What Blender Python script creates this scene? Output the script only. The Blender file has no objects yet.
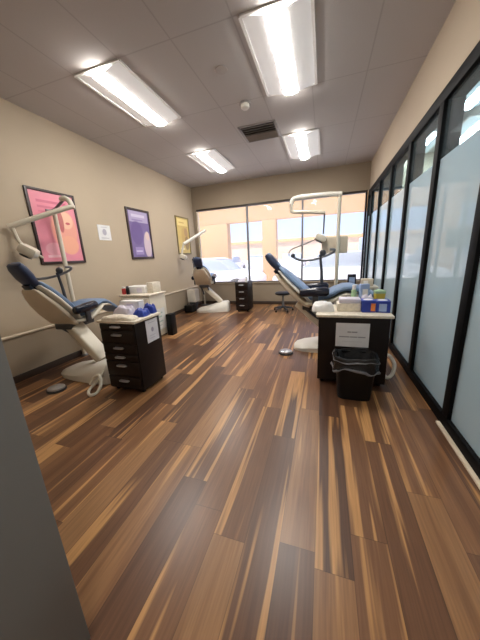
import bpy, bmesh, math, random
from mathutils import Vector, Matrix
random.seed(7)
sc = bpy.context.scene
COL = sc.collection
R = math.radians

# ------------------------------------------------------------------ materials
def new_mat(name):
    m = bpy.data.materials.new(name); m.use_nodes = True
    nt = m.node_tree
    return m, nt, nt.nodes['Principled BSDF'], nt.nodes['Material Output']

def srgb(r, g, b):
    f = lambda c: c / 12.92 if c <= .04045 else ((c + .055) / 1.055) ** 2.4
    return (f(r / 255), f(g / 255), f(b / 255), 1)

def plain(name, rgb, rough=.5, metal=0, var=.06, scale=6, bump=0, spec=.5):
    m, nt, p, out = new_mat(name)
    c = srgb(*rgb)
    n = nt.nodes.new('ShaderNodeTexNoise'); n.inputs['Scale'].default_value = scale; n.inputs['Detail'].default_value = 3
    tc = nt.nodes.new('ShaderNodeTexCoord'); nt.links.new(tc.outputs['Object'], n.inputs['Vector'])
    r = nt.nodes.new('ShaderNodeValToRGB')
    r.color_ramp.elements[0].position = .3; r.color_ramp.elements[1].position = .7
    r.color_ramp.elements[0].color = tuple(x * (1 - var) for x in c[:3]) + (1,)
    r.color_ramp.elements[1].color = tuple(min(1, x * (1 + var)) for x in c[:3]) + (1,)
    nt.links.new(n.outputs['Fac'], r.inputs['Fac']); nt.links.new(r.outputs['Color'], p.inputs['Base Color'])
    p.inputs['Roughness'].default_value = rough; p.inputs['Metallic'].default_value = metal
    p.inputs['Specular IOR Level'].default_value = spec
    if bump:
        b = nt.nodes.new('ShaderNodeBump'); b.inputs['Strength'].default_value = bump; b.inputs['Distance'].default_value = .01
        n2 = nt.nodes.new('ShaderNodeTexNoise'); n2.inputs['Scale'].default_value = scale * 12
        nt.links.new(tc.outputs['Object'], n2.inputs['Vector'])
        nt.links.new(n2.outputs['Fac'], b.inputs['Height']); nt.links.new(b.outputs['Normal'], p.inputs['Normal'])
    return m

def emit(name, rgb, strength):
    m, nt, p, out = new_mat(name)
    p.inputs['Base Color'].default_value = srgb(240, 240, 240)
    p.inputs['Emission Color'].default_value = rgb + (1,)
    p.inputs['Emission Strength'].default_value = strength
    return m

def math_node(nt, op, a, b=None):
    n = nt.nodes.new('ShaderNodeMath'); n.operation = op
    for i, v in enumerate((a, b)):
        if v is None: continue
        if isinstance(v, (int, float)): n.inputs[i].default_value = v
        else: nt.links.new(v, n.inputs[i])
    return n.outputs[0]

def layered(name, base, layers, axes='YZ', rough=.35, soft=.004):
    """flat print: rectangles and ellipses of colour in the object's own coordinates"""
    m, nt, p, out = new_mat(name)
    tc = nt.nodes.new('ShaderNodeTexCoord'); sp = nt.nodes.new('ShaderNodeSeparateXYZ')
    nt.links.new(tc.outputs['Object'], sp.inputs[0])
    U, V = sp.outputs[axes[0]], sp.outputs[axes[1]]
    noise = nt.nodes.new('ShaderNodeTexNoise'); noise.inputs['Scale'].default_value = 9
    nt.links.new(tc.outputs['Object'], noise.inputs['Vector'])
    mix0 = nt.nodes.new('ShaderNodeMixRGB'); mix0.blend_type = 'MULTIPLY'; mix0.inputs[0].default_value = .25
    mix0.inputs[1].default_value = srgb(*base); nt.links.new(noise.outputs['Fac'], mix0.inputs[2])
    cur = mix0.outputs[0]
    for L in layers:
        if L[0] == 'r':
            _, u0, u1, v0, v1, c = L[:6]
            a = math_node(nt, 'SUBTRACT', (u1 - u0) / 2, math_node(nt, 'ABSOLUTE', math_node(nt, 'SUBTRACT', U, (u0 + u1) / 2)))
            b = math_node(nt, 'SUBTRACT', (v1 - v0) / 2, math_node(nt, 'ABSOLUTE', math_node(nt, 'SUBTRACT', V, (v0 + v1) / 2)))
            d = math_node(nt, 'DIVIDE', math_node(nt, 'MINIMUM', a, b), soft)
        else:
            _, cu, cv, ru, rv, c = L[:6]
            a = math_node(nt, 'DIVIDE', math_node(nt, 'SUBTRACT', U, cu), ru)
            b = math_node(nt, 'DIVIDE', math_node(nt, 'SUBTRACT', V, cv), rv)
            rr = math_node(nt, 'SQRT', math_node(nt, 'ADD', math_node(nt, 'MULTIPLY', a, a), math_node(nt, 'MULTIPLY', b, b)))
            d = math_node(nt, 'DIVIDE', math_node(nt, 'SUBTRACT', 1.0, rr), .15)
        cl = nt.nodes.new('ShaderNodeClamp'); nt.links.new(d, cl.inputs[0])
        fac = cl.outputs[0]
        if len(L) > 6:
            fac = math_node(nt, 'MULTIPLY', fac, L[6])
        mx = nt.nodes.new('ShaderNodeMixRGB'); nt.links.new(fac, mx.inputs[0]); nt.links.new(cur, mx.inputs[1])
        mx.inputs[2].default_value = srgb(*c); cur = mx.outputs[0]
    nt.links.new(cur, p.inputs['Base Color']); p.inputs['Roughness'].default_value = rough
    return m

def wood_floor():
    m, nt, p, out = new_mat('acacia_planks')
    N = nt.nodes.new; L = nt.links.new
    tc = N('ShaderNodeTexCoord'); sp = N('ShaderNodeSeparateXYZ'); L(tc.outputs['Object'], sp.inputs[0])
    X, Y = sp.outputs['X'], sp.outputs['Y']
    W, LEN = .175, 1.22
    xr = math_node(nt, 'DIVIDE', X, W); row = math_node(nt, 'FLOOR', xr); fx = math_node(nt, 'FRACT', xr)
    wn = N('ShaderNodeTexWhiteNoise'); wn.noise_dimensions = '1D'; L(row, wn.inputs['W'])
    yr = math_node(nt, 'ADD', math_node(nt, 'DIVIDE', Y, LEN), math_node(nt, 'MULTIPLY', wn.outputs['Value'], 7.3))
    idx = math_node(nt, 'FLOOR', yr); fy = math_node(nt, 'FRACT', yr)
    cmb = N('ShaderNodeCombineXYZ'); L(row, cmb.inputs[0]); L(idx, cmb.inputs[1])
    wn2 = N('ShaderNodeTexWhiteNoise'); wn2.noise_dimensions = '2D'; L(cmb.outputs[0], wn2.inputs['Vector'])
    rnd = wn2.outputs['Value']
    wn3 = N('ShaderNodeTexWhiteNoise'); wn3.noise_dimensions = '3D'
    cmb3 = N('ShaderNodeCombineXYZ'); L(row, cmb3.inputs[0]); L(idx, cmb3.inputs[1]); cmb3.inputs[2].default_value = 5.5
    L(cmb3.outputs[0], wn3.inputs['Vector']); rnd2 = wn3.outputs['Value']
    # grain coordinates, different on every plank
    off = math_node(nt, 'MULTIPLY', rnd, 37.0)
    g = N('ShaderNodeCombineXYZ')
    L(math_node(nt, 'ADD', math_node(nt, 'MULTIPLY', X, 16.0), off), g.inputs[0])
    L(math_node(nt, 'MULTIPLY', Y, .5), g.inputs[1]); L(math_node(nt, 'MULTIPLY', rnd2, 21.0), g.inputs[2])
    n1 = N('ShaderNodeTexNoise'); n1.inputs['Scale'].default_value = 1.0; n1.inputs['Detail'].default_value = 2.5; n1.inputs['Distortion'].default_value = .25
    L(g.outputs[0], n1.inputs['Vector'])
    g2 = N('ShaderNodeCombineXYZ')
    L(math_node(nt, 'ADD', math_node(nt, 'MULTIPLY', X, 90.0), off), g2.inputs[0]); L(math_node(nt, 'MULTIPLY', Y, 3.5), g2.inputs[1])
    n2 = N('ShaderNodeTexNoise'); n2.inputs['Scale'].default_value = 1.0; n2.inputs['Detail'].default_value = 4; L(g2.outputs[0], n2.inputs['Vector'])
    # base tone per plank
    r1 = N('ShaderNodeValToRGB'); cr = r1.color_ramp
    cr.elements[0].position = 0; cr.elements[0].color = srgb(88, 60, 44)
    cr.elements[1].position = 1; cr.elements[1].color = srgb(158, 118, 80)
    for pos, c in ((.35, (104, 72, 51)), (.7, (128, 90, 61)), (.88, (144, 104, 69))):
        e = cr.elements.new(pos); e.color = srgb(*c)
    L(rnd, r1.inputs['Fac'])
    # sapwood streaks
    s = math_node(nt, 'ADD', n1.outputs['Fac'], math_node(nt, 'MULTIPLY', math_node(nt, 'SUBTRACT', rnd2, .5), .22))
    r2 = N('ShaderNodeValToRGB'); r2.color_ramp.elements[0].position = .58; r2.color_ramp.elements[1].position = .65
    L(s, r2.inputs['Fac'])
    mx = N('ShaderNodeMixRGB'); L(math_node(nt, 'MULTIPLY', r2.outputs['Color'], .8), mx.inputs[0]); L(r1.outputs['Color'], mx.inputs[1])
    mx.inputs[2].default_value = srgb(206, 156, 100)
    # dark heartwood streaks
    r3 = N('ShaderNodeValToRGB'); r3.color_ramp.elements[0].position = .3; r3.color_ramp.elements[1].position = .45
    r3.color_ramp.elements[0].color = (.72, .68, .68, 1); r3.color_ramp.elements[1].color = (1, 1, 1, 1)
    L(s, r3.inputs['Fac'])
    mu = N('ShaderNodeMixRGB'); mu.blend_type = 'MULTIPLY'; mu.inputs[0].default_value = 1; L(mx.outputs[0], mu.inputs[1]); L(r3.outputs['Color'], mu.inputs[2])
    # fine grain
    r4 = N('ShaderNodeValToRGB'); r4.color_ramp.elements[0].position = .25; r4.color_ramp.elements[1].position = .75
    r4.color_ramp.elements[0].color = (.72, .7, .68, 1); r4.color_ramp.elements[1].color = (1.12, 1.1, 1.08, 1)
    L(n2.outputs['Fac'], r4.inputs['Fac'])
    mu2 = N('ShaderNodeMixRGB'); mu2.blend_type = 'MULTIPLY'; mu2.inputs[0].default_value = 1; L(mu.outputs[0], mu2.inputs[1]); L(r4.outputs['Color'], mu2.inputs[2])
    # seams
    ex = math_node(nt, 'MINIMUM', fx, math_node(nt, 'SUBTRACT', 1.0, fx)); ex = math_node(nt, 'MULTIPLY', ex, W)
    ey = math_node(nt, 'MINIMUM', fy, math_node(nt, 'SUBTRACT', 1.0, fy)); ey = math_node(nt, 'MULTIPLY', ey, LEN)
    e = math_node(nt, 'DIVIDE', math_node(nt, 'MINIMUM', ex, ey), .0022)
    cl = N('ShaderNodeClamp'); L(e, cl.inputs[0]); cl.inputs['Min'].default_value = .55
    mu3 = N('ShaderNodeMixRGB'); mu3.blend_type = 'MULTIPLY'; mu3.inputs[0].default_value = 1; L(mu2.outputs[0], mu3.inputs[1]); L(cl.outputs[0], mu3.inputs[2])
    L(mu3.outputs[0], p.inputs['Base Color'])
    p.inputs['Roughness'].default_value = .33; p.inputs['Specular IOR Level'].default_value = .5
    return m

def ceiling_mat():
    m, nt, p, out = new_mat('ceiling_tiles')
    N = nt.nodes.new; L = nt.links.new
    tc = N('ShaderNodeTexCoord'); sp = N('ShaderNodeSeparateXYZ'); L(tc.outputs['Object'], sp.inputs[0])
    def edge(o, off, pitch):
        f = math_node(nt, 'FRACT', math_node(nt, 'DIVIDE', math_node(nt, 'SUBTRACT', o, off), pitch))
        return math_node(nt, 'MULTIPLY', math_node(nt, 'MINIMUM', f, math_node(nt, 'SUBTRACT', 1.0, f)), pitch)
    e = math_node(nt, 'MINIMUM', edge(sp.outputs['X'], -2.66, .615), edge(sp.outputs['Y'], 2.635, 1.22))
    d = math_node(nt, 'DIVIDE', e, .012)
    cl = N('ShaderNodeClamp'); L(d, cl.inputs[0])
    n = N('ShaderNodeTexNoise'); n.inputs['Scale'].default_value = 120; L(tc.outputs['Object'], n.inputs['Vector'])
    r = N('ShaderNodeValToRGB'); r.color_ramp.elements[0].color = srgb(186, 181, 178); r.color_ramp.elements[1].color = srgb(194, 189, 186)
    L(n.outputs['Fac'], r.inputs['Fac'])
    mx = N('ShaderNodeMixRGB'); L(cl.outputs[0], mx.inputs[0]); mx.inputs[1].default_value = srgb(170, 165, 162); L(r.outputs['Color'], mx.inputs[2])
    L(mx.outputs[0], p.inputs['Base Color']); p.inputs['Roughness'].default_value = .9
    return m

def glass_mat(name, tint, trans, haze, haze_rgb, ior=1.45):
    """see-through pane: clear transmission, a milky share for frosting and window glare, mirror reflection by Fresnel"""
    m, nt, p, out = new_mat(name); nt.nodes.remove(p)
    N = nt.nodes.new; L = nt.links.new
    t = N('ShaderNodeBsdfTransparent'); t.inputs[0].default_value = tint + (1,)
    h = N('ShaderNodeBsdfTranslucent'); h.inputs[0].default_value = srgb(*haze_rgb)
    hd = N('ShaderNodeBsdfDiffuse'); hd.inputs[0].default_value = srgb(*haze_rgb)
    hm = N('ShaderNodeMixShader'); hm.inputs[0].default_value = .5; L(h.outputs[0], hm.inputs[1]); L(hd.outputs[0], hm.inputs[2])
    m1 = N('ShaderNodeMixShader'); m1.inputs[0].default_value = haze; L(t.outputs[0], m1.inputs[1]); L(hm.outputs[0], m1.inputs[2])
    gl = N('ShaderNodeBsdfGlossy'); gl.inputs['Roughness'].default_value = .02
    ge = N('ShaderNodeNewGeometry'); dp = N('ShaderNodeVectorMath'); dp.operation = 'DOT_PRODUCT'
    L(ge.outputs['Normal'], dp.inputs[0]); L(ge.outputs['Incoming'], dp.inputs[1])
    f0 = ((ior - 1) / (ior + 1)) ** 2
    sch = math_node(nt, 'POWER', math_node(nt, 'SUBTRACT', 1.0, math_node(nt, 'ABSOLUTE', dp.outputs['Value'])), 5.0)
    fres = math_node(nt, 'ADD', math_node(nt, 'MULTIPLY', sch, 1 - f0), f0)
    m2 = N('ShaderNodeMixShader'); L(fres, m2.inputs[0]); L(m1.outputs[0], m2.inputs[1]); L(gl.outputs[0], m2.inputs[2])
    L(m2.outputs[0], out.inputs['Surface'])
    return m

M = {}
M['floor'] = wood_floor()
M['ceil'] = ceiling_mat()
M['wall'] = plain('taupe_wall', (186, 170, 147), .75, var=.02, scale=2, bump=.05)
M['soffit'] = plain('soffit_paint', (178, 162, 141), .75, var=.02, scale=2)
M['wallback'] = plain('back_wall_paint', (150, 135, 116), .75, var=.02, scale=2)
M['knee'] = plain('knee_wall_paint', (168, 153, 132), .75, var=.02, scale=2)
M['cap'] = plain('lit_ledge_paint', (222, 208, 184), .6, var=.02)  # paler than the walls: troffer light on the ledge top put into colour
M['base'] = plain('dark_baseboard', (62, 48, 40), .5)
M['jamb'] = plain('grey_jamb_paint', (126, 121, 116), .6, var=.02, scale=2)
M['jamb2'] = plain('flush_cover', (176, 170, 166), .7)
M['bronze'] = plain('dark_bronze', (62, 54, 50), .45)
M['black'] = plain('black_aluminium', (9, 10, 12), .6, spec=.12)
M['mull'] = plain('grey_mullion', (112, 112, 116), .45)
M['white'] = plain('white_enamel', (226, 222, 212), .35, var=.02)
M['cream'] = plain('cream_plastic', (216, 208, 190), .4, var=.03)
M['tan'] = plain('tan_shell', (208, 195, 174), .5, var=.02)
M['blue'] = plain('blue_upholstery', (112, 136, 168), .42, var=.05)
M['navy'] = plain('navy_upholstery', (40, 52, 82), .35, var=.08)
M['darknavy'] = plain('dark_navy_vinyl', (24, 28, 44), .25, var=.08)
M['grey'] = plain('grey_metal', (128, 128, 130), .35, .5)
M['dgrey'] = plain('dark_grey_plastic', (62, 63, 67), .4)
M['steel'] = plain('brushed_steel', (190, 190, 192), .3, .8)
M['espresso'] = plain('espresso_laminate', (25, 17, 15), .45, var=.12, scale=9, spec=.25)
M['esp2'] = plain('espresso_front', (31, 21, 18), .42, var=.12, scale=9, spec=.3)
M['blackplastic'] = plain('black_plastic', (10, 10, 12), .45, spec=.3)
M['bag'] = plain('black_bin_liner', (22, 22, 25), .25, var=.3, scale=30, bump=.5)
M['rim'] = plain('bin_liner_sheen', (112, 113, 118), .28, var=.3, scale=20, bump=.4)  # grey sheen of the black liner, painted on hem and fold
M['paper'] = plain('white_paper', (232, 230, 228), .7, var=.01)
M['counter'] = plain('speckled_countertop', (222, 212, 194), .4, var=.12, scale=40)
M['royal'] = plain('royal_blue', (38, 62, 158), .45, var=.1)
M['carton'] = plain('pale_blue_carton', (150, 172, 212), .5, var=.05)
M['orange'] = plain('orange_print', (222, 128, 62), .5)
M['yellow'] = plain('yellow_plastic', (206, 182, 62), .4)
M['green'] = plain('green_plastic', (156, 190, 150), .4)
M['red'] = plain('red_plastic', (178, 52, 50), .4)
M['lav'] = plain('lavender_pouch', (214, 208, 222), .35, var=.05)
M['frame'] = plain('dark_picture_frame', (56, 40, 38), .4)
M['goldframe'] = plain('olive_gold_frame', (128, 112, 66), .4)
M['lightbody'] = plain('troffer_white', (235, 233, 230), .5, var=.01)
M['lens'] = emit('lamp_lens', (1, .965, .91), 36)
M['wing'] = emit('troffer_wing_glow', (1, .97, .93), .13)  # faint emission stands in for lens light caught by the reflector wings
M['wing2'] = emit('corridor_wing_glow', (.66, .88, 1), .5)
M['lens2'] = emit('corridor_lens', (.72, .92, 1), 30)
M['vent'] = plain('vent_grey', (142, 136, 132), .5)
M['ventdark'] = plain('vent_shadow', (74, 70, 68), .7)
M['stucco'] = plain('tan_stucco', (206, 162, 108), .85, var=.04)
M['concrete'] = plain('pale_concrete', (236, 222, 216), .9, var=.05, scale=.4)
M['carwhite'] = plain('white_car_paint', (235, 236, 240), .3)
M['carsilver'] = plain('silver_car_paint', (190, 196, 204), .3)
M['carglass'] = plain('car_window_tint', (170, 180, 192), .15)
M['tyre'] = plain('tyre_rubber', (70, 70, 72), .8)
M['hill'] = plain('hazy_building', (196, 176, 150), .9, var=.08, scale=.2)
M['pane'] = glass_mat('window_pane', (.97, .98, 1), 1, .15, (246, 247, 250), 1.18)  # milky share imitates the washed-out glare of the bright outdoors
M['frost'] = glass_mat('frosted_film', (.9, .95, .97), 1, .93, (210, 228, 237))
M['clear'] = glass_mat('clear_transom', (.86, .93, .95), 1, .08, (190, 205, 212))

# ------------------------------------------------------------------ mesh builder
class B:
    def __init__(s): s.bm = bmesh.new()
    def _xf(s, vs, rot, loc):
        for v in vs:
            if rot is not None: v.co = rot @ v.co
            v.co += Vector(loc)
    def box(s, x0, x1, y0, y1, z0, z1, bev=0, rot=None, mi=0, seg=2):
        c = Vector(((x0 + x1) / 2, (y0 + y1) / 2, (z0 + z1) / 2))
        g = bmesh.ops.create_cube(s.bm, size=1); vs = g['verts']
        for v in vs: v.co = Vector((v.co.x * (x1 - x0), v.co.y * (y1 - y0), v.co.z * (z1 - z0)))
        fs = set(f for v in vs for f in v.link_faces)
        if bev:
            es = list(set(e for v in vs for e in v.link_edges))
            r = bmesh.ops.bevel(s.bm, geom=es, offset=bev, segments=seg, affect='EDGES', profile=.5)
            vs = list(set(vs_ for vs_ in r['verts']) | set(v for v in vs if v.is_valid))
            fs = set(f for v in vs for f in v.link_faces)
        for f in fs: f.material_index = mi
        s._xf(vs, rot, c); return s
    def prism(s, poly, y0, y1, bev=0, rot=None, loc=(0, 0, 0), mi=0):
        """poly in x,z extruded along y"""
        a = [s.bm.verts.new((x, y0, z)) for x, z in poly]; b = [s.bm.verts.new((x, y1, z)) for x, z in poly]
        n = len(poly); fs = [s.bm.faces.new(a), s.bm.faces.new(b[::-1])]
        for i in range(n): fs.append(s.bm.faces.new((a[i], b[i], b[(i + 1) % n], a[(i + 1) % n])))
        vs = a + b
        if bev:
            es = list(set(e for f in fs for e in f.edges))
            r = bmesh.ops.bevel(s.bm, geom=es, offset=bev, segments=2, affect='EDGES', profile=.5)
            vs = list(set(r['verts']) | set(v for v in vs if v.is_valid))
        for f in set(f for v in vs for f in v.link_faces): f.material_index = mi
        s._xf(vs, rot, loc); return s
    def rings(s, rings, cap=True, mi=0):
        rs = [[s.bm.verts.new(p) for p in r] for r in rings]; n = len(rs[0]); fs = []
        for a, b in zip(rs, rs[1:]):
            for i in range(n): fs.append(s.bm.faces.new((a[i], a[(i + 1) % n], b[(i + 1) % n], b[i])))
        if cap: fs.append(s.bm.faces.new(rs[0][::-1])); fs.append(s.bm.faces.new(rs[-1]))
        for f in fs: f.material_index = mi
        return s
    def tube(s, pts, r, n=10, mi=0):
        pts = [Vector(p) for p in pts]; rr = r if isinstance(r, (list, tuple)) else [r] * len(pts)
        out = []; up = None
        for i, p in enumerate(pts):
            t = (pts[min(i + 1, len(pts) - 1)] - pts[max(i - 1, 0)]).normalized()
            if up is None:
                up = Vector((0, 0, 1)) if abs(t.z) < .9 else Vector((1, 0, 0))
            up = (up - t * up.dot(t)).normalized(); sd = t.cross(up)
            out.append([p + (up * math.cos(a) + sd * math.sin(a)) * rr[i] for a in (2 * math.pi * k / n for k in range(n))])
        return s.rings(out, mi=mi)
    def lathe(s, prof, n=24, loc=(0, 0, 0), rot=None, sx=1, sy=1, mi=0):
        out = [[Vector((max(r, 1e-4) * math.cos(a) * sx, max(r, 1e-4) * math.sin(a) * sy, z)) for a in (2 * math.pi * k / n for k in range(n))] for r, z in prof]
        out = [[(rot @ p if rot is not None else p) + Vector(loc) for p in r] for r in out]
        return s.rings(out, mi=mi)
    def loft(s, st, n=20, e=3.2, mi=0):
        """stations (x, z, width, thickness) swept along x,z with rounded-box sections"""
        out = []
        for i, (x, z, w, t) in enumerate(st):
            a = st[max(i - 1, 0)]; b = st[min(i + 1, len(st) - 1)]
            d = Vector((b[0] - a[0], 0, b[1] - a[1])).normalized(); nn = Vector((-d.z, 0, d.x))
            ring = []
            for k in range(n):
                th = 2 * math.pi * k / n; c, q = math.cos(th), math.sin(th)
                u = math.copysign(abs(c) ** (2 / e), c) * w / 2; v = math.copysign(abs(q) ** (2 / e), q) * t / 2
                ring.append(Vector((x, u, z)) + nn * v)
            out.append(ring)
        return s.rings(out, mi=mi)
    def ell(s, c, r, mi=0, seg=16):
        g = bmesh.ops.create_uvsphere(s.bm, u_segments=seg, v_segments=seg // 2 + 2, radius=1)
        for v in g['verts']: v.co = Vector((v.co.x * r[0] + c[0], v.co.y * r[1] + c[1], v.co.z * r[2] + c[2]))
        for f in set(f for v in g['verts'] for f in v.link_faces): f.material_index = mi
        return s
    def obj(s, name, mats, parent=None, sharp=38):
        bmesh.ops.recalc_face_normals(s.bm, faces=s.bm.faces[:])
        me = bpy.data.meshes.new(name); s.bm.to_mesh(me); s.bm.free()
        for m in (mats if isinstance(mats, (list, tuple)) else [mats]): me.materials.append(M[m] if isinstance(m, str) else m)
        for p in me.polygons: p.use_smooth = True
        me.set_sharp_from_angle(angle=R(sharp))
        o = bpy.data.objects.new(name, me); COL.objects.link(o); o.parent = parent
        return o

def smooth_path(pts, k=5):
    P = [Vector(p) for p in pts]; out = []
    for i in range(len(P) - 1):
        p0, p1, p2, p3 = P[max(i - 1, 0)], P[i], P[i + 1], P[min(i + 2, len(P) - 1)]
        for j in range(k):
            t = j / k
            out.append(.5 * ((2 * p1) + (p2 - p0) * t + (2 * p0 - 5 * p1 + 4 * p2 - p3) * t * t + (3 * p1 - p0 - 3 * p2 + p3) * t ** 3))
    return out + [P[-1]]

def tag(o, label, cat, group=None):
    o['label'] = label; o['category'] = cat
    if group: o['group'] = group
    return o
def thing(name, label, cat, loc=(0, 0, 0), rz=0, group=None):
    o = bpy.data.objects.new(name, None); COL.objects.link(o); o.empty_display_size = .1
    o.location = loc; o.rotation_euler = (0, 0, R(rz)); return tag(o, label, cat, group)
def struct(o): o['kind'] = 'structure'; return o
def sroot(name, loc=(0, 0, 0)):
    o = bpy.data.objects.new(name, None); COL.objects.link(o); o.location = loc; return struct(o)
def dup(root, loc, rz, label, group=None):
    r = root.copy(); COL.objects.link(r); r.location = loc; r.rotation_euler = (0, 0, R(rz)); r['label'] = label
    if group: r['group'] = group
    for ch in list(root.children):
        c = ch.copy(); COL.objects.link(c); c.parent = r
        for g in list(ch.children):
            d = g.copy(); COL.objects.link(d); d.parent = c
    return r

# ------------------------------------------------------------------ room (metres; camera above x=0,y=0)
XL, XR, YB, ZC = -3.78, 1.0, 7.33, 3.451
struct(B().box(XL - .3, 3.6, -1.6, YB + .15, -.12, 0).obj('floor', 'floor'))
struct(B().box(XL - .3, 3.6, -1.6, YB + .25, ZC, ZC + .12).obj('ceiling', 'ceil'))
struct(B().box(XL - .2, XL, .33, YB + .15, 0, ZC).obj('wall_left', 'wall'))
struct(B().box(XL, XL + .045, .45, YB, 0, .585).obj('trim_1', 'knee'))
struct(B().box(XL, XL + .06, .45, YB, .585, .612, bev=.006).obj('trim_2', 'cap'))
struct(B().box(XL + .045, XL + .06, .45, YB - .015, 0, .095, bev=.004).obj('baseboard_left', 'base'))
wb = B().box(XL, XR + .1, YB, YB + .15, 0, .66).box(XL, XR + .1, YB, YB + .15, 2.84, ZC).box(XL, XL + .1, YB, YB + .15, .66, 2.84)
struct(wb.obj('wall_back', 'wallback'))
struct(B().box(XL + .06, XR - .06, YB - .015, YB, 0, .095, bev=.004).obj('baseboard_back', 'base'))
struct(B().box(XR, XR + .16, -1.5, YB + .15, 2.8, ZC).obj('wall_right', 'soffit'))
struct(B().box(XL, -1.0, .33, .45, 0, ZC).box(-1.12, -1.0, -1.5, .33, 0, ZC).box(-1.0, 3.6, -1.6, -1.5, 0, ZC).obj('wall_front', 'wall'))
struct(B().box(-.96, -.84, -.35, .428, 0, ZC, bev=.006).obj('trim_3', 'jamb'))
# adjoining room beyond the glass
struct(B().box(3.5, 3.6, -1.5, YB + .15, 0, ZC).box(XR + .16, 3.5, YB, YB + .15, 0, ZC).obj('wall_corridor', 'soffit'))

# back window
w = sroot('window_1', (0, YB + .06, 0))
fr = B()
fr.box(XL + .1, XR - .03, -.04, .06, 2.79, 2.84, bev=.005)
fr.box(XL + .1, XR - .03, -.05, .06, .66, .69, bev=.005)
fr.obj('window_frame', 'bronze', w)
for x in (-2.11, -.575): B().box(x - .021, x + .021, -.04, .05, .69, 2.79, bev=.004).obj('mullion', 'mull', w)
for x, wd in ((XL + .115, .03), (.95, .04)): B().box(x - wd / 2, x + wd / 2, -.04, .05, .69, 2.79, bev=.004).obj('window_stile', 'cap' if x < 0 else 'black', w)
for x0, x1 in ((XL + .13, -2.131), (-2.089, -.596), (-.554, .93)):
    B().box(x0, x1, .0, .006, .69, 2.79).obj('window_pane', 'pane', w)
struct(B().box(XL + .06, XR - .07, YB - .03, YB + .02, .635, .665, bev=.006).obj('trim_4', 'knee'))

# glazed partition on the right
g = sroot('window_2', (XR, 0, 0))
B().box(-.03, .13, -1.5, YB, 2.69, 2.8, bev=.006).obj('header_beam', 'black', g)
B().box(-.03, .13, -1.5, YB, 0, .1, bev=.006).obj('sill_track', 'black', g)
ps = [-1.45 + 0, .37, 1.29, 2.21, 3.13, 4.05, 4.97, 5.89, 6.81, 7.29]
for y in ps: B().box(-.03, .13, y - .048, y + .048, .1, 2.69, bev=.004).obj('post', 'black', g)
for a, b in zip(ps, ps[1:]):
    B().box(.0, .008, a + .048, b - .048, .1, 2.22).obj('frosted_pane', 'frost', g)
    B().box(.0, .008, a + .048, b - .048, 2.22, 2.69).obj('clear_pane', 'clear', g)
struct(B().box(XR - .06, XR - .03, -1.4, 2.26, 0, .018, bev=.003).obj('trim_5', 'cap'))

# ------------------------------------------------------------------ ceiling lights
def troffer(x, y, label, group, lens='lens', name='ceiling_light'):
    t = thing(name, label, 'ceiling light', (x, y, ZC), 0, group)      # x,y = centre
    W, L = .3, .6
    f = B()
    for s in (-1, 1):
        f.box(s * W - .014, s * W + .014, -L, L, -.014, .0); f.box(-W, W, s * L - .014, s * L + .014, -.014, .0)
    f.obj('frame', 'lightbody', t)
    for s in (-1, 1):
        pr = [(s * (W - .012), -.004), (s * .085, -.05), (s * .085, -.044), (s * (W - .012), .0)]
        B().prism(pr, -L + .012, L - .012).obj('reflector_wing', 'wing2' if lens == 'lens2' else 'wing', t)
    arc = [(.085 * math.cos(a), -.05 - .022 * math.sin(a)) for a in [math.pi * k / 8 for k in range(9)]]
    B().prism(arc, -L + .03, L - .03).obj('lens', lens, t)
    return t
GL = 'recessed ceiling lights'
L1 = troffer(-2.35, 3.25, 'near left recessed light panel, close to the wall with posters', GL)
dup(L1, (-.45, 3.25, ZC), 0, 'large near recessed light panel cut off by the top of the photo', GL)
dup(L1, (-2.35, 5.69, ZC), 0, 'far left recessed light panel, left of the air vent', GL)
dup(L1, (-.45, 5.69, ZC), 0, 'far recessed light panel just right of the air vent', GL)
dup(L1, (-.1, -.6, ZC), 0, 'unseen light panel added over the entrance behind the viewer', GL)  # unseen, added to light the entrance side
GC = 'ceiling lights beyond the glass'
C1 = troffer(1.93, 4.7, 'bluish ceiling light seen through the nearest clear pane', GC, 'lens2', 'corridor_light')
dup(C1, (1.80, 6.72, ZC), 0, 'greenish ceiling light seen through the second clear pane', GC)
dup(C1, (2.47, 6.3, ZC), 0, 'pale ceiling light low in the nearest clear pane', GC)
dup(C1, (2.17, 1.4, ZC), 0, 'added ceiling light beyond the glass, unseen to the right', GC)  # unseen, added to brighten the frosted panes

v = thing('air_vent', 'square louvred air vent in the grey ceiling tiles', 'vent', (-1.08, 4.79, ZC))
f = B()
for s in (-1, 1):
    f.box(s * .285 - .02, s * .285 + .02, -.3, .3, -.015, 0, bev=.003); f.box(-.3, .3, s * .285 - .02, s * .285 + .02, -.015, 0, bev=.003)
f.obj('frame', 'vent', v)
B().box(-.27, .27, -.27, .27, -.004, -.001).obj('backing', 'ventdark', v)
sl = B()
for k in range(7):
    y = -.23 + k * .077
    sl.box(-.265, .265, y - .022, y + .022, -.02, -.014, rot=Matrix.Rotation(R(32 if k < 4 else -32), 3, 'X'))
sl.obj('louvres', 'vent', v)
d = thing('smoke_detector', 'small round white smoke detector near the air vent', 'smoke detector', (-1.08, 3.9, ZC))
B().lathe([(0, 0), (.075, 0), (.075, -.02), (.0, -.021)]).obj('base_ring', 'vent', d)
B().lathe([(.06, -.02), (.058, -.055), (.04, -.07), (0, -.072)]).obj('dome', 'white', d)
tag(B().lathe([(0, 0), (.07, 0), (.068, -.008), (.03, -.012), (0, -.013)], loc=(-1.14, 3.19, ZC)).obj('ceiling_sprinkler', 'jamb2'),
    'faint round flush cover in the ceiling left of the large light', 'sprinkler')

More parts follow.
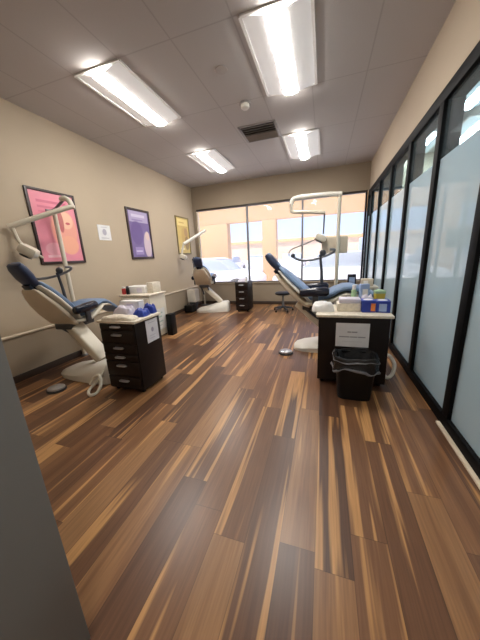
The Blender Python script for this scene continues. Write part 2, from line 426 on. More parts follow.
# ------------------------------------------------------------------ posters
def poster(name, label, cat, y, z, w, h, fm, mat, fw=.035, group=None):
    t = thing(name, label, cat, (XL, y, z), 0, group)
    f = B()
    for s in (-1, 1):
        f.box(.0, .025, s * (w / 2 - fw / 2) - fw / 2, s * (w / 2 - fw / 2) + fw / 2, -h / 2, h / 2, bev=.003)
        f.box(.0, .025, -w / 2 + fw, w / 2 - fw, s * (h / 2 - fw / 2) - fw / 2, s * (h / 2 - fw / 2) + fw / 2, bev=.003)
    f.obj('frame', fm, t)
    B().box(.003, .012, -w / 2 + fw * .8, w / 2 - fw * .8, -h / 2 + fw * .8, h / 2 - fw * .8).obj('print', mat, t)
pink = layered('pink_print', (244, 156, 172), [
    ('r', -.3, .3, -.46, .46, (238, 146, 166), .5),
    ('r', -.24, .2, .33, .37, (196, 84, 116), .7), ('r', -.24, .12, .26, .295, (196, 84, 116), .6), ('r', -.24, .16, .2, .225, (206, 98, 128), .5),
    ('e', .1, -.02, .22, .34, (240, 168, 150)), ('e', .15, .12, .12, .13, (246, 196, 168)), ('e', .06, .1, .05, .17, (176, 78, 90), .8),
    ('e', .17, .08, .04, .02, (206, 96, 104)), ('e', .14, -.24, .16, .15, (244, 176, 148)), ('e', -.12, -.3, .14, .1, (246, 184, 196), .8),
    ('r', -.24, .0, -.42, -.38, (250, 214, 220), .7)])
purple = layered('purple_print', (128, 110, 164), [
    ('r', -.29, .29, .24, .46, (178, 166, 200)), ('r', -.22, .2, .34, .4, (216, 208, 228), .8), ('r', -.22, .12, .27, .3, (146, 128, 178), .9),
    ('e', -.1, .02, .2, .26, (104, 84, 142), .8), ('e', .2, -.22, .13, .3, (206, 186, 196)), ('e', .22, -.02, .07, .1, (220, 196, 186)),
    ('r', -.22, .04, -.42, -.26, (156, 138, 190)), ('r', -.2, .0, -.36, -.33, (220, 212, 232), .8)])
yellow = layered('yellow_print', (226, 198, 112), [
    ('r', -.27, .27, .26, .44, (238, 218, 142)), ('e', .08, -.02, .2, .28, (206, 172, 96)), ('e', .14, .1, .1, .12, (190, 150, 96)),
    ('e', .16, -.2, .12, .2, (150, 116, 70), .8), ('r', -.2, .02, -.38, -.32, (246, 232, 176), .8), ('r', -.2, .08, .33, .36, (196, 160, 80), .8)])
poster('framed_poster', 'pink framed poster on the left wall behind the nearest chair', 'poster', 2.96, 1.98, .72, 1.02, 'frame', pink, group='framed posters on the left wall')
poster('framed_poster', 'purple framed poster in the middle of the left wall', 'poster', 4.8, 2.0, .73, 1.02, 'frame', purple, .045, group='framed posters on the left wall')
poster('framed_poster', 'yellow framed poster near the window corner of the left wall', 'poster', 6.62, 2.07, .7, 1.0, 'goldframe', yellow, group='framed posters on the left wall')
notice = layered('notice_print', (240, 240, 240), [('e', 0, .01, .05, .06, (176, 174, 186)), ('r', -.09, .09, -.1, -.085, (170, 168, 176)), ('r', -.07, .07, .085, .1, (190, 188, 196))])
tag(B().box(XL, XL + .006, -.14, .14, -.13, .13).obj('wall_notice', notice), 'small white notice on the wall between pink and purple posters', 'notice').location = (0, 3.83, 1.975)
bpy.data.objects['wall_notice'].data.transform(Matrix.Identity(4))

# ------------------------------------------------------------------ dental chairs
def make_chair():
    t = thing('dental_chair', '', 'dental chair')
    hb = bpy.data.objects
    # base and lift (turn under the seat)
    b = B()
    secs = [(-.44, .16, .05), (-.41, .3, .075), (-.3, .4, .11), (-.1, .44, .15), (.12, .44, .21), (.3, .42, .26), (.44, .36, .27), (.48, .26, .24)]
    rings = []
    for x, wd, h in secs:
        rings.append([Vector((x, -wd / 2, .0)), Vector((x, -wd / 2 - .005, h * .45)), Vector((x, -wd * .40, h * .85)), Vector((x, -wd * .25, h)), Vector((x, wd * .25, h)),
                      Vector((x, wd * .40, h * .85)), Vector((x, wd / 2 + .005, h * .45)), Vector((x, wd / 2, 0))])
    b.rings(rings); bo = b.obj('base', 'white', t)
    a = B(); a.loft([(-.27, .69, .19, .10), (-.2, .64, .2, .12), (.0, .46, .2, .12), (.16, .32, .19, .12), (.26, .22, .18, .11)], e=5)
    ao = a.obj('lift_arm', 'cream', t)
    u = B().box(-.24, .22, -.14, .14, .60, .70, bev=.02).tube([(-.2, -.1, .62), (-.05, -.1, .5), (.1, -.09, .4)], .02).tube([(-.15, .1, .6), (.12, .09, .36)], .025)
    u.obj('under_frame', 'dgrey', t)
    # backrest
    B().loft([(-.13, .66, .40, .04), (-.2, .70, .45, .08), (-.34, .83, .47, .09), (-.47, .96, .43, .085), (-.56, 1.05, .35, .07), (-.63, 1.13, .26, .05), (-.65, 1.15, .20, .02)], e=3.6).obj('backrest_shell', 'tan', t)
    B().loft([(-.06, .70, .46, .03), (-.16, .79, .51, .05), (-.30, .905, .525, .055), (-.43, 1.03, .49, .055), (-.52, 1.12, .41, .045), (-.60, 1.2, .28, .02)], e=3.6).obj('shell_rim', 'white', t)
    B().loft([(-.05, .78, .40, .03), (-.12, .83, .44, .07), (-.26, .95, .48, .08), (-.40, 1.075, .45, .08), (-.5, 1.17, .37, .07), (-.57, 1.235, .27, .05), (-.59, 1.25, .2, .02)], e=3.2).obj('backrest_cushion', 'blue', t)
    h = B().loft([(-.575, 1.19, .15, .03), (-.60, 1.215, .2, .09), (-.68, 1.31, .24, .12), (-.755, 1.40, .23, .11), (-.79, 1.44, .2, .07), (-.797, 1.45, .15, .03)], e=3.4).obj('headrest', 'navy', t)
    B().loft([(-.57, 1.245, .14, .015), (-.62, 1.295, .18, .04), (-.69, 1.375, .2, .045), (-.75, 1.445, .18, .035), (-.77, 1.468, .13, .015)], e=3).obj('headrest_pad', 'blue', h)
    B().box(-.03, .03, -.06, .06, -.1, .06, bev=.008, rot=Matrix.Rotation(R(-42), 3, 'Y')).obj('headrest_bracket', 'darknavy', t).location = (-.615, 0, 1.17)
    # seat and leg rest
    B().loft([(-.17, .80, .40, .04), (-.13, .80, .47, .09), (.0, .80, .52, .10), (.14, .84, .52, .10), (.24, .90, .50, .1)], e=3).obj('seat', 'blue', t)
    B().loft([(.22, .89, .49, .09), (.33, .935, .48, .09), (.43, .94, .46, .09), (.55, .905, .43, .085), (.72, .83, .39, .08), (.86, .765, .34, .07), (.9, .745, .28, .03)], e=3).obj('leg_rest', 'blue', t)
    B().loft([(-.2, .715, .44, .04), (-.12, .715, .54, .07), (.05, .715, .56, .07), (.2, .77, .54, .07), (.36, .855, .5, .05), (.5, .84, .44, .04), (.62, .79, .38, .02)], e=3.6).obj('seat_shell', 'cream', t)
    for s in (-1, 1):
        ar = B().loft([(-.27, .885, .07, .06), (-.25, .885, .10, .11), (-.05, .9, .11, .125), (.1, .905, .11, .125), (.135, .905, .08, .08)], e=2.6).obj('armrest', 'darknavy', t)
        ar.location.y = s * .295
        B().box(-.09, -.01, s * .295 - .02, s * .295 + .02, .68, .87, bev=.01).obj('armrest_post', 'dgrey', ar).location.y = -s * .295
    # instrument bar on its post
    ip = B().tube([(.03, .295, .93), (.02, .295, 1.15), (.0, .295, 1.33), (-.0, .295, 1.40)], [.026, .022, .02, .03]).obj('instrument_post', 'dgrey', t)
    ib = B().tube(smooth_path([(-.42, .2, 1.40), (-.36, .22, 1.355), (-.26, .25, 1.325), (-.1, .28, 1.335), (.05, .295, 1.375), (.18, .28, 1.43), (.2, .26, 1.47), (.13, .24, 1.475)]), .019).obj('instrument_bar', 'grey', t)
    B().ell((-.42, .2, 1.41), (.035, .03, .035)).obj('end_knob', 'dgrey', ib)
    B().ell((.03, .29, 1.43), (.05, .03, .05)).obj('holder_knob', 'dgrey', ib)
    return t, bo, ao
ch, bo, ao = make_chair()
ch['label'] = 'nearest left dental chair, tan backed, headrest before the pink poster'
ch['group'] = 'dental chairs'
ch3 = dup(ch, (-.05, 4.0, 0), 0, 'right dental chair seen side on, behind the dark cabinet with a notice', 'dental chairs')
ch2 = dup(ch, (-2.97, 6.3, 0), 82, 'far left dental chair seen from behind, near the window corner', 'dental chairs')
BACK = ('backrest_shell', 'shell_rim', 'backrest_cushion', 'headrest', 'headrest_bracket')
def place(root, loc, rz, base_rot, boff, recline=0, k=1.0, dz=0, leg=0, swing=None, lift=0):
    rm = Matrix.Translation((-.1, 0, .76)) @ Matrix.Rotation(R(recline), 4, 'Y') @ Matrix.Translation((.1, 0, -.76))
    for c in root.children:
        if c.name.split('.')[0] in BACK: c.matrix_basis = rm @ c.matrix_basis
        if c.name.startswith('leg_rest'): c.matrix_basis = Matrix.Translation((.2, 0, .82)) @ Matrix.Rotation(R(leg), 4, 'Y') @ Matrix.Translation((-.2, 0, -.82))
        if swing and c.name.startswith('instrument'):
            c.matrix_basis = Matrix.Translation((.19, .295, 0)) @ Matrix.Rotation(R(swing), 4, 'Z') @ Matrix.Translation((-.03, -.295, 0))
        if c.name.split('.')[0] not in ('base', 'lift_arm'):
            c.matrix_basis = Matrix.Translation((0, 0, 1.43 + dz)) @ Matrix.Scale(k, 4) @ Matrix.Translation((0, 0, -1.43)) @ c.matrix_basis
    root.location = loc; root.rotation_euler.z = R(rz)
    for c in root.children:
        if c.name.split('.')[0] in ('base', 'lift_arm'):
            c.rotation_euler.z = R(base_rot - rz)
            off = Matrix.Rotation(R(-rz), 3, 'Z') @ Vector((boff[0], boff[1], 0))
            c.location = off
            if c.name.startswith('lift'): c.location.x += lift
            if c.name.startswith('lift'): c.scale.z = 1 + (1 - k) * .9
place(ch, (-3.15, 2.44, 0), 96, -3, (.23, -.09), 9, .88, -.05, 9, -62)
place(ch3, (-.048, 3.86, 0), 0, 0, (.08, .02), 0, .965, lift=-.13)
place(ch2, (-3.04, 6.25, 0), 104, 12, (.13, .07), 0, .9)

# ------------------------------------------------------------------ dental lights on poles
def lamp_head(parent, c, rz, tilt=25, s=1.0):
    rot = Matrix.Rotation(R(rz), 3, 'Z') @ Matrix.Rotation(R(tilt), 3, 'Y')
    h = B().box(-.09 * s, .09 * s, -.07 * s, .07 * s, -.055 * s, .055 * s, bev=.03 * s)
    o = h.obj('lamp_head', 'cream', parent); o.location = c; o.rotation_euler = rot.to_euler()
    r = B().lathe([(.055 * s, -.05 * s), (.06 * s, -.07 * s), (.0, -.072 * s)], n=16).obj('lamp_reflector', 'dgrey', o)
    hd = B().tube(smooth_path([(.06 * s, .07 * s, 0), (.1 * s, .13 * s, -.02), (.06 * s, .17 * s, -.03)], 4), .012 * s, n=8).obj('lamp_handle', 'cream', o)
    return o
GD = 'pole mounted dental lights'
t = thing('dental_light', 'dental light with a white arm crossing the pink poster', 'dental light', (-3.665, 2.87, 0), 0, GD)
K1 = lambda ps: [(x * 1.055, y * 1.055, 1.451 + (z - 1.451) * 1.055) for x, y, z in ps]
B().lathe([(0, 0), (.05, 0), (.05, .02), (.035, .035), (0, .036)]).obj('floor_plate', 'grey', t)
B().tube([(0, 0, .03), (0, 0, 2.18)], .03, n=12).obj('pole', 'cream', t)
B().tube(smooth_path(K1([(-.04, -.08, 2.16), (.0, 0, 2.17), (.2, 0, 2.27)]), 4), .02, n=8).obj('link_arm', 'grey', t)
B().tube(smooth_path(K1([(.17, 0, 2.28), (.24, .0, 2.29), (.31, 0, 2.24), (.33, 0, 2.17)]), 4), .034, n=10).obj('elbow', 'cream', t)
B().tube(smooth_path(K1([(.34, .0, 2.16), (.30, -.05, 2.16), (-.06, -.56, 1.915)]), 4), .032, n=10).obj('long_arm', 'cream', t)
B().tube(smooth_path(K1([(-.04, -.53, 1.92), (-.03, -.52, 1.83), (-.02, -.51, 1.76), (.02, -.5, 1.70)]), 4), .022, n=8).obj('drop_arm', 'cream', t)
lamp_head(t, K1([(.06, -.48, 1.635)])[0], 35, 35, 1.15)

t = thing('dental_light', 'dental light on a tall thin pole beyond the right dental chair', 'dental light', (.2, 4.42, 0), 0, GD)
B().lathe([(0, 0), (.14, 0), (.14, .02), (.05, .035), (0, .036)]).obj('floor_plate', 'grey', t)
B().tube([(0, 0, .03), (0, 0, 2.29)], .027, n=12).obj('pole', 'cream', t)
B().tube(smooth_path([(.03, 0, 2.27), (-.2, 0, 2.29), (-.62, .0, 2.29), (-.7, 0, 2.26), (-.72, 0, 2.2)], 4), .036, n=10).obj('upper_arm', 'white', t)
B().tube(smooth_path([(-.72, 0, 2.21), (-.72, 0, 2.12), (-.68, -.0, 2.085), (-.5, -.0, 2.07), (-.2, 0, 2.03)], 4), .026, n=10).obj('lower_arm', 'cream', t)
B().tube([(-.21, 0, 2.04), (-.22, 0, 1.72)], .013, n=8).obj('drop_arm', 'grey', t)
lamp_head(t, (-.26, -.01, 1.66), 5, 25, .95)
B().box(-.24, .15, .03, .09, 1.41, 1.67, bev=.012).obj('control_box', 'tan', t)
B().tube(smooth_path([(-.3, -.02, 1.66), (-.5, -.05, 1.58), (-.72, -.1, 1.50), (-.74, -.12, 1.40)], 4), .009, n=6).obj('cable', 'grey', t)

t = thing('dental_light', 'dental light with a slanting white arm before the yellow poster', 'dental light', (-3.52, 7.1, 0), 0, GD)
B().lathe([(0, 0), (.12, 0), (.12, .02), (.05, .035), (0, .036)]).obj('floor_plate', 'grey', t)
B().tube([(0, 0, .03), (0, 0, 2.12)], .025, n=12).obj('pole', 'cream', t)
B().tube([(.34, -.3, 2.18), (-.04, -.88, 1.83)], .04, n=10).obj('long_arm', 'white', t)
B().tube([(0, 0, 2.1), (.34, -.3, 2.18)], .03, n=10).obj('link_arm', 'cream', t)
B().tube(smooth_path([(-.04, -.88, 1.84), (-.08, -.9, 1.7), (-.1, -.92, 1.58)], 4), .026, n=8).obj('drop_arm', 'cream', t)
lamp_head(t, (-.08, -.9, 1.5), 10, 25)

# ------------------------------------------------------------------ cabinets
def cabinet(label, x0, x1, y0, y1, h, drawers, wood=('espresso', 'esp2'), top='counter', over=.02, group='dark rolling cabinets', handle_face='y0'):
    cx, cy = (x0 + x1) / 2, (y0 + y1) / 2
    t = thing('storage_cabinet', label, 'cabinet', (cx, cy, 0), 0, group)
    a, b = (x1 - x0) / 2, (y1 - y0) / 2
    B().box(-a, a, -b, b, .04, h, bev=.004).obj('body', wood[0], t)
    for sx in (-1, 1):
        for sy in (-1, 1):
            B().lathe([(0, 0), (.02, .004), (.02, .036), (0, .04)], n=10, loc=(sx * (a - .05), sy * (b - .05), 0)).obj('foot', 'blackplastic', t)
    if top: B().box(-a - over, a + over, -b - over, b + over, h, h + .03, bev=.008).obj('worktop', top, t)
    for z0, z1 in drawers:
        d = B().box(-a + .012, a - .012, -b - .016, -b, z0, z1, bev=.004).obj('drawer', wood[1], t)
        zc = z1 - min(.045, (z1 - z0) * .42)
        hb = B().tube(smooth_path([(-.055, -b - .014, zc), (-.05, -b - .04, zc), (.05, -b - .04, zc), (.055, -b - .014, zc)], 3), .009, n=8)
        hb.box(-.05, .05, -b - .02, -b - .016, zc - .012, zc + .012).obj('handle', 'steel', d)
    return t
cabinet('dark drawer cabinet with cluttered pale top beside the nearest left chair', -2.33, -1.865, 2.07, 2.50, .815,
        [(.745, .805), (.595, .735), (.475, .585), (.39, .465), (.205, .38), (.055, .195)])
cabinet('pale cabinet by the left wall, behind the nearest drawer cabinet', -3.56, -2.93, 3.72, 4.2, .83, [(.6, .81), (.34, .59), (.07, .33)], ('cream', 'counter'), group='pale rolling cabinet')
cabinet('narrow dark drawer cabinet under the back window beside the far chair', -2.19, -1.84, 6.25, 6.7, .78,
        [(.6, .76), (.42, .58), (.24, .40), (.07, .22)], top=None)
cabinet('wide dark cabinet with a taped white sign, in front of right chair', -.035, .655, 2.77, 3.3, .77, [], top='counter', over=.025)

# papers taped on cabinets
def sheet(name, mat, label, a0, a1, z0, z1, face, pos, cat='paper sign'):
    th = .003
    if face == 'x': o = B().box(0, th, -(a1 - a0) / 2, (a1 - a0) / 2, -(z1 - z0) / 2, (z1 - z0) / 2).obj(name, mat); o.location = (pos, (a0 + a1) / 2, (z0 + z1) / 2)
    else: o = B().box(-(a1 - a0) / 2, (a1 - a0) / 2, -th, 0, -(z1 - z0) / 2, (z1 - z0) / 2).obj(name, mat); o.location = ((a0 + a1) / 2, pos, (z0 + z1) / 2)
    return tag(o, label, cat)
grey = (120, 118, 124)
s1 = layered('sign_lines_wide', (236, 234, 236), [('r', -.05, .05, .025, .042, (104, 102, 108), .8), ('r', -.012, -.006, .02, .05, (236, 234, 236)), ('r', -.13, .13, -.028, -.012, grey, .8),
    ('r', -.03, -.022, -.03, -.01, (236, 234, 236)), ('r', .05, .058, -.03, -.01, (236, 234, 236)), ('r', -.1, .1, -.075, -.068, (170, 168, 174), .6)], 'XZ', .7)
s2 = layered('sign_lines_tall', (230, 230, 238), [('r', -.06, .06, .09, .1, (170, 168, 184)), ('e', 0, .01, .025, .03, (150, 146, 168), .9), ('r', -.06, .05, -.06, -.05, (184, 182, 196)), ('r', -.06, .03, -.09, -.08, (184, 182, 196))], 'YZ', .7)
s3 = layered('sign_green_marks', (234, 234, 230), [('r', -.1, .1, .1, .13, (150, 176, 168), .8), ('r', -.1, .08, .03, .06, (150, 186, 170), .7), ('r', -.1, .1, -.06, -.03, (160, 182, 176), .7), ('r', -.08, .06, -.13, -.11, (170, 180, 180), .7)], 'YZ', .7)
sheet('paper_sign', s1, 'white landscape sign with two printed lines on wide dark cabinet', .145, .47, .45, .71, 'y', 2.769)
sheet('paper_sign', s2, 'white upright sheet taped to side of nearest drawer cabinet', 2.24, 2.45, .54, .80, 'x', -1.864)
sheet('paper_sign', s3, 'tall white sheet with green print on side of pale wall cabinet', 3.77, 4.12, .16, .56, 'x', -2.929)

# ------------------------------------------------------------------ waste bin
t = thing('waste_bin', 'black waste bin with a bin liner folded over its rim', 'waste bin', (.325, 2.565, 0))
def rrect(a, b, z, n=24, e=5, wob=0):
    out = []
    for k in range(n):
        th = 2 * math.pi * k / n; c, q = math.cos(th), math.sin(th)
        w_ = 1 + wob * math.sin(th * 7 + 1) * .5 + wob * math.sin(th * 11)
        out.append(Vector((math.copysign(abs(c) ** (2 / e), c) * a * w_, math.copysign(abs(q) ** (2 / e), q) * b * w_, z + wob * .18 * math.sin(th * 5))))
    return out
B().rings([rrect(.15, .11, .0), rrect(.155, .115, .01), rrect(.185, .14, .42), rrect(.19, .145, .43), rrect(.175, .13, .43), rrect(.145, .105, .02)], cap=True).obj('bucket', 'blackplastic', t)
n = 48
def wavy(a, b, z, amp, ph):
    return [p + Vector((0, 0, amp * (math.sin(p.x * 17 + ph) + .5 * math.sin(p.x * 41 + p.y * 30 + ph * 2)))) for p in rrect(a, b, z, n, 4, .02)]
B().rings([wavy(.203, .158, .325, .022, 2.2), wavy(.212, .165, .345, .02, 2.2), wavy(.2, .152, .385, .006, 1), wavy(.208, .16, .42, .008, .4), wavy(.2, .153, .452, .006, 0), wavy(.186, .14, .455, .004, 0), wavy(.165, .12, .38, .004, 1), rrect(.14, .1, .2, n, 4, .02)], cap=False).obj('bin_liner', 'bag', t)
hp = wavy(.21, .165, .332, .022, 2.2)
B().tube(hp + hp[:1], [.010 + .006 * math.sin(k * .9) for k in range(n + 1)], n=6).obj('liner_hem', 'rim', t)
hp = wavy(.206, .159, .418, .008, .4)
B().tube(hp + hp[:1], [.004 + .004 * max(0, math.sin(k * .7 + 2)) for k in range(n + 1)], n=6).obj('liner_fold', 'rim', t)

# ------------------------------------------------------------------ stool by the window
t = thing('rolling_stool', 'dark rolling stool on a five arm base behind right chair', 'stool', (-.97, 6.45, 0))
B().lathe([(0, .43), (.17, .43), (.2, .45), (.2, .48), (.17, .5), (0, .505)]).obj('seat', 'blackplastic', t)
B().lathe([(.035, .1), (.03, .25), (.022, .26), (.022, .43), (0, .43)], n=12).obj('stem', 'grey', t)
for k in range(5):
    a = 2 * math.pi * k / 5 + .3; c, s_ = math.cos(a), math.sin(a)
    leg = B().tube([(0, 0, .12), (c * .25, s_ * .25, .065)], [.026, .018], n=8).obj('leg', 'dgrey', t)
    B().ell((c * .25, s_ * .25, .028), (.026, .026, .028)).obj('caster', 'blackplastic', leg)

# foot pedals and hoses
def pedal(x, y, rz, label):
    t = thing('foot_pedal', label, 'foot pedal', (x, y, 0), rz, 'foot pedals')
    B().lathe([(0, 0), (.095, 0), (.1, .012), (.095, .025), (.0, .027)], sx=1.1).obj('base', 'dgrey', t)
    B().lathe([(.085, .025), (.085, .04), (.06, .055), (0, .058)], sx=1.1).obj('disc', 'steel', t)
pedal(-3.0, 1.9, 20, 'grey disc foot pedal on floor below nearest left chair')
pedal(-.5, 3.56, 0, 'grey disc foot pedal on floor left of right chair base')
bpy.context.view_layer.update()
def attach(o, root):
    o.parent = root; o.matrix_parent_inverse = root.matrix_world.inverted()
attach(B().tube(smooth_path([(-2.53, 2.21, .22), (-2.51, 2.1, .12), (-2.56, 1.97, .025), (-2.46, 1.88, .02), (-2.40, 1.92, .03), (-2.40, 2.0, .1), (-2.46, 2.05, .17), (-2.55, 2.06, .14), (-2.6, 2.02, .06)], 6), .017, n=8).obj('hose', 'cream'), ch)
attach(B().tube(smooth_path([(.60, 3.9, .15), (.70, 3.5, .2), (.70, 3.1, .27), (.74, 3.02, .27), (.785, 3.0, .19), (.77, 2.98, .08), (.72, 2.97, .03), (.70, 3.1, .02)], 6), .02, n=8).obj('hose', 'white'), ch3)

# white wall box by the far chair, black block in the dark area below it
t = thing('delivery_unit', 'white box unit against left wall beside far dental chair', 'dental unit', (-3.52, 6.4, 0))
B().box(-.13, .13, -.13, .13, .24, .60, bev=.025).obj('housing', 'white', t)
B().box(-.09, .09, -.09, .09, .02, .25, bev=.01).obj('pedestal', 'dgrey', t)
B().box(-.16, .16, -.16, .16, 0, .03, bev=.008).obj('floor_plate', 'blackplastic', t)
t = thing('black_block', 'black block in dark area between white unit and far chair', 'case', (-3.5, 6.1, 0))
B().box(-.12, .12, -.1, .1, 0, .2, bev=.02).obj('shell', 'blackplastic', t)
B().tube(smooth_path([(-.06, 0, .2), (-.05, 0, .24), (.05, 0, .24), (.06, 0, .2)], 3), .008, n=6).obj('handle', 'dgrey', t)

# ------------------------------------------------------------------ clutter
def carton(name, label, cat, x, y, z, w, d_, h, rz, mat, mark=None, lid=None, group=None):
    t = thing(name, label, cat, (x, y, z), rz, group)
    B().box(-w / 2, w / 2, -d_ / 2, d_ / 2, 0, h, bev=.004).obj('box_body', mat, t)
    if mark: B().box(-w * .5 + mark[0], -w * .5 + mark[1], -d_ / 2 - .002, -d_ / 2, h * .12, h * .78).obj('label_patch', mark[2], t)
    if lid: B().lathe([(0, h), (.035, h), (.03, h + .004), (0, h + .005)], sx=1.4).obj('opening', lid, t)
    return t
def pouch(name, label, cat, x, y, z, w, d_, h, rz, mat, group=None, seed=0):
    """soft wrapped packet: pillow with creases"""
    rnd = random.Random(seed); ph = [rnd.uniform(0, 6.28) for _ in range(6)]
    q = B(); b = q.bm; nx, ny = 21, 17
    def hz(i, j):
        u, v = i / (nx - 1), j / (ny - 1)
        e = (1 - abs(2 * u - 1) ** 5) * (1 - abs(2 * v - 1) ** 5)
        r_ = .84 + .10 * math.sin(9 * u + ph[0] + 4 * v) + .08 * math.sin(13 * v + ph[1] - 5 * u) + .05 * math.sin(23 * u + 17 * v + ph[2])
        return h * (.12 + .88 * max(e, 0) ** .5 * r_)
    def pos(i, j):
        u, v = i / (nx - 1) * 2 - 1, j / (ny - 1) * 2 - 1
        return (u * math.sqrt(1 - v * v * .18) * w / 2, v * math.sqrt(1 - u * u * .18) * d_ / 2)
    top = [[b.verts.new(pos(i, j) + (hz(i, j),)) for j in range(ny)] for i in range(nx)]
    bot = [[b.verts.new(pos(i, j) + (0,)) for j in range(ny)] for i in range(nx)]
    for i in range(nx - 1):
        for j in range(ny - 1):
            b.faces.new((top[i][j], top[i + 1][j], top[i + 1][j + 1], top[i][j + 1])); b.faces.new((bot[i][j], bot[i][j + 1], bot[i + 1][j + 1], bot[i + 1][j]))
    for i in range(nx - 1):
        b.faces.new((top[i][0], bot[i][0], bot[i + 1][0], top[i + 1][0])); b.faces.new((top[i][-1], top[i + 1][-1], bot[i + 1][-1], bot[i][-1]))
    for j in range(ny - 1):
        b.faces.new((top[0][j], top[0][j + 1], bot[0][j + 1], bot[0][j])); b.faces.new((top[-1][j], bot[-1][j], bot[-1][j + 1], top[-1][j + 1]))
    o = q.obj(name, mat, sharp=75); o.location = (x, y, z); o.rotation_euler.z = R(rz)
    return tag(o, label, cat, group)
def jar(name, label, cat, x, y, z, r, h, body, cap, group=None):
    t = thing(name, label, cat, (x, y, z), 0, group)
    B().lathe([(0, 0), (r, 0), (r, h * .72), (r * .7, h * .8), (0, h * .8)], n=16).obj('container', body, t)
    B().lathe([(r * .72, h * .78), (r * .72, h), (0, h)], n=16).obj('cap', cap, t)
    return t
Z3 = .80
pouch('paper_towel_bundle', 'crumpled white towel bundle at left end of wide cabinet top', 'towels', .005, 2.96, Z3, .24, .2, .11, 6, 'paper', seed=3)
t = thing('tissue_carton', 'long white carton on the wide cabinet between towels and blue boxes', 'box', (.275, 3.02, Z3), 0)
B().box(-.12, .12, -.09, .09, 0, .085, bev=.004).obj('box_body', 'counter', t)
B().box(-.10, .12, -.08, .09, .085, .135, bev=.012).obj('folded_sheets', 'lav', t)
carton('glove_box', 'blue glove box with orange patch, left of the pair on cabinet', 'glove box', .465, 2.97, Z3, .13, .16, .125, 0, 'royal', (.085, .128, 'orange'), 'paper', 'blue glove boxes')
carton('glove_box', 'plain royal blue glove box at right end of wide cabinet top', 'glove box', .605, 2.97, Z3, .135, .16, .12, -4, 'royal', (.03, .1, 'carton'), 'paper', 'blue glove boxes')
pouch('white_pouch', 'white pouch standing behind the blue glove boxes', 'pouch', .48, 3.13, Z3, .13, .1, .16, 12, 'lav', seed=5)
carton('supply_box', 'pale blue and white upright carton at back of wide cabinet', 'box', .46, 3.25, Z3, .1, .06, .26, 14, 'carton', (.02, .08, 'paper'))
jar('spray_bottle', 'pale green bottle at the back of the wide cabinet', 'bottle', .35, 3.24, Z3, .03, .25, 'green', 'paper')
t = thing('sharps_container', 'yellow tub with pale lid at right end of wide cabinet', 'tub', (.61, 3.18, Z3))
B().rings([rrect(.045, .045, 0), rrect(.055, .055, .15), rrect(.055, .055, .17)]).obj('tub', 'yellow', t)
B().rings([rrect(.058, .058, .165), rrect(.058, .058, .19), rrect(.03, .03, .2)]).obj('lid', 'green', t)
# dark blue box beyond the chair on a small shelf unit
t = thing('side_table', 'small cream side table beyond the right chair leg rest', 'table', (.62, 4.75, 0))
B().box(-.24, .24, -.16, .16, .82, .85, bev=.006).obj('table_top', 'cream', t)
for sx in (-1, 1):
    for sy in (-1, 1): B().box(sx * .19 - .015, sx * .19 + .015, sy * .13 - .015, sy * .13 + .015, 0, .82).obj('leg', 'cream', t)
carton('supply_box', 'dark navy box beyond the leg rest of right chair', 'box', .46, 4.72, .85, .13, .12, .2, 0, 'darknavy', (.02, .11, 'carton'))
carton('supply_box', 'tan low box beyond the leg rest of right chair', 'box', .70, 4.72, .85, .18, .12, .12, 0, 'tan', (.03, .1, 'paper'))

Z1 = .845
GP = 'packages on the nearest drawer cabinet'
pouch('instrument_tray_wrap', 'cream speckled wrapped tray at front of nearest drawer cabinet', 'wrapped tray', -2.10, 2.135, Z1, .42, .15, .05, 3, 'counter', seed=8)
pouch('sterile_pouch', 'broad lavender white pouch heap in middle of nearest drawer cabinet', 'pouch', -2.18, 2.305, Z1, .26, .15, .12, -6, 'lav', GP, 9)
carton('wipes_box', 'low white carton at the back of the nearest drawer cabinet', 'box', -2.19, 2.45, Z1, .27, .1, .15, 2, 'paper', (.1, .2, 'lav'))
pouch('bib_packet', 'royal blue packet on right side of nearest drawer cabinet', 'packet', -1.955, 2.315, Z1, .15, .16, .09, 8, 'royal', GP, 11)
pouch('bib_packet', 'small royal blue packet behind the larger one, same cabinet top', 'packet', -1.95, 2.46, Z1, .14, .1, .12, 10, 'royal', GP, 12)
Z2 = .86
carton('supply_box', 'long white carton on the pale cabinet by left wall', 'box', -3.36, 4.02, Z2, .42, .28, .13, 4, 'paper', (.25, .36, 'lav'))
carton('supply_box', 'cream carton at right edge of the pale wall cabinet', 'box', -3.055, 4.06, Z2, .14, .22, .19, -4, 'counter')
jar('red_bottle', 'red bottle with white cap at left end of pale cabinet', 'bottle', -3.53, 3.80, Z2, .035, .14, 'red', 'paper')
jar('black_bottle', 'small black bottle beside the red bottle on pale cabinet', 'bottle', -3.44, 3.80, Z2, .032, .15, 'blackplastic', 'dgrey')
carton('bin_box', 'black bin on floor right of the pale wall cabinet', 'bin', -2.83, 4.16, 0, .12, .16, .42, 0, 'blackplastic')
pouch('white_tray_wrap', 'pale wrapped tray on the narrow far drawer cabinet', 'wrapped tray', -2.03, 6.48, .78, .24, .3, .08, 0, 'lav', seed=14)
jar('white_jar', 'small white jar standing on the narrow far drawer cabinet', 'jar', -1.885, 6.29, .78, .03, .13, 'paper', 'grey')

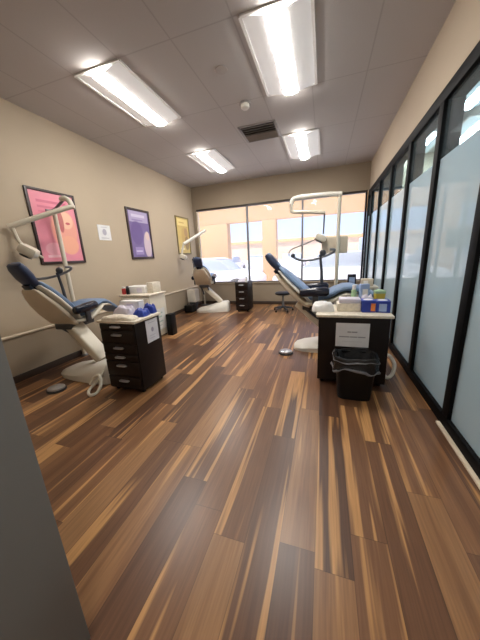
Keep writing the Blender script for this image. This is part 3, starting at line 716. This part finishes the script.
# ------------------------------------------------------------------ outside
struct(B().box(-60, 60, YB + .15, 120, -.25, -.05).obj('ground', 'concrete'))
struct(B().box(-14, 8, 12, 12.5, 2.98, 4.6).obj('beam_1', 'stucco'))
for k, (a, b) in enumerate(((-6.6, -4.45), (-2.75, -2.1), (2.6, 3.3))):
    struct(B().box(a, b, 12, 12.5, -.05, 2.98, bev=.03).obj('column_%d' % (k + 1), 'stucco'))
t = thing('distant_building', 'hazy tan building on the horizon beyond the parking lot', 'building', (-10, 70, -.05))
B().box(-40, 18, 0, 8, 0, 4.5).obj('wall', 'hill', t)
B().box(-41, 19, -.5, 8.5, 4.5, 5.2).obj('roof', 'stucco', t)
def car(label, x, y, rz, paint):
    t = thing('parked_car', label, 'car', (x, y, -.05), rz, 'cars parked outside')
    body = [(-2.1, .35), (-2.15, .7), (-1.95, .9), (-1.3, .95), (1.0, .95), (1.9, .82), (2.15, .62), (2.12, .32), (1.75, .28), (-1.75, .28)]
    B().prism(body, -.85, .85, bev=.07).obj('body', paint, t)
    B().prism([(-1.75, .9), (-1.35, 1.35), (-.9, 1.45), (.2, 1.45), (.55, 1.38), (1.1, .9)], -.72, .72, bev=.06).obj('cabin', 'carglass', t)
    B().prism([(-1.3, 1.4), (-.9, 1.47), (.2, 1.47), (.5, 1.41), (.2, 1.43), (-.9, 1.43)], -.68, .68).obj('roof_panel', paint, t)
    for px in (-1.3, 1.3):
        for py in (-.8, .8):
            B().lathe([(0, -.1), (.33, -.1), (.33, .1), (0, .1)], n=20, loc=(px, py, .33), rot=Matrix.Rotation(R(90), 3, 'X')).obj('wheel', 'tyre', t)
car('white car parked close outside behind the far left dental chair', -4.5, 10.2, 0, 'carwhite')
car('white car parked close outside behind the right light pole', .3, 10.4, 180, 'carwhite')
for i, (x, y, rz, p_) in enumerate(((-8.0, 22, 90, 'carwhite'), (-5.2, 22, 92, 'carsilver'), (-2.4, 22, 90, 'carwhite'), (.6, 22, 88, 'carwhite'), (3.4, 22, 90, 'carsilver'))):
    car(['white car parked outside, seen above the far drawer cabinet', 'silver car parked outside left of the porch column',
         'white car parked outside just right of the porch column', 'white car parked outside beyond the pole of right light', 'silver car parked outside at the right edge of the window'][i], x, y, rz, p_)

# ------------------------------------------------------------------ light
wd = bpy.data.worlds.new('sky'); sc.world = wd; wd.use_nodes = True
nt = wd.node_tree; bg = nt.nodes['Background']
sky = nt.nodes.new('ShaderNodeTexSky'); sky.sky_type = 'NISHITA'; sky.sun_disc = False; sky.sun_elevation = R(50); sky.sun_rotation = R(160)
mixw = nt.nodes.new('ShaderNodeMixRGB'); mixw.inputs[0].default_value = .6; mixw.inputs[2].default_value = (6, 7.4, 12, 1)
nt.links.new(sky.outputs[0], mixw.inputs[1]); nt.links.new(mixw.outputs[0], bg.inputs['Color'])
bg.inputs['Strength'].default_value = .1
sl = bpy.data.lights.new('sun', 'SUN'); sl.energy = 4.6; sl.color = (1, .95, .87); sl.angle = R(1)
so = bpy.data.objects.new('sun', sl); COL.objects.link(so)
so.rotation_euler = Vector((.2, .38, -.9)).to_track_quat('-Z', 'Y').to_euler()

# ------------------------------------------------------------------ camera
yaw, pitch, roll, fpx, H = 0.32425848811078156, 0.24918147157581672, 0.051859075103736385, 252.38032399, 1.451130540613182
cy, sy, cp, sp_ = math.cos(yaw), math.sin(yaw), math.cos(pitch), math.sin(pitch)
fw = Vector((-sy * cp, cy * cp, -sp_)); rt = Vector((cy, sy, 0)); dn = fw.cross(rt)
c, s = math.cos(roll), math.sin(roll)
r2 = c * rt + s * dn; d2 = -s * rt + c * dn
cam = bpy.data.cameras.new('camera'); co = bpy.data.objects.new('camera', cam); COL.objects.link(co)
m = Matrix((r2, -d2, -fw)).transposed().to_4x4(); m.translation = (0, 0, H); co.matrix_world = m
cam.sensor_fit = 'HORIZONTAL'; cam.sensor_width = 36; cam.lens = fpx / 480 * 36; cam.clip_start = .02; cam.clip_end = 400
sc.camera = co
sc.view_settings.view_transform = 'Standard'; sc.view_settings.look = 'None'
sc.view_settings.exposure = 0.85
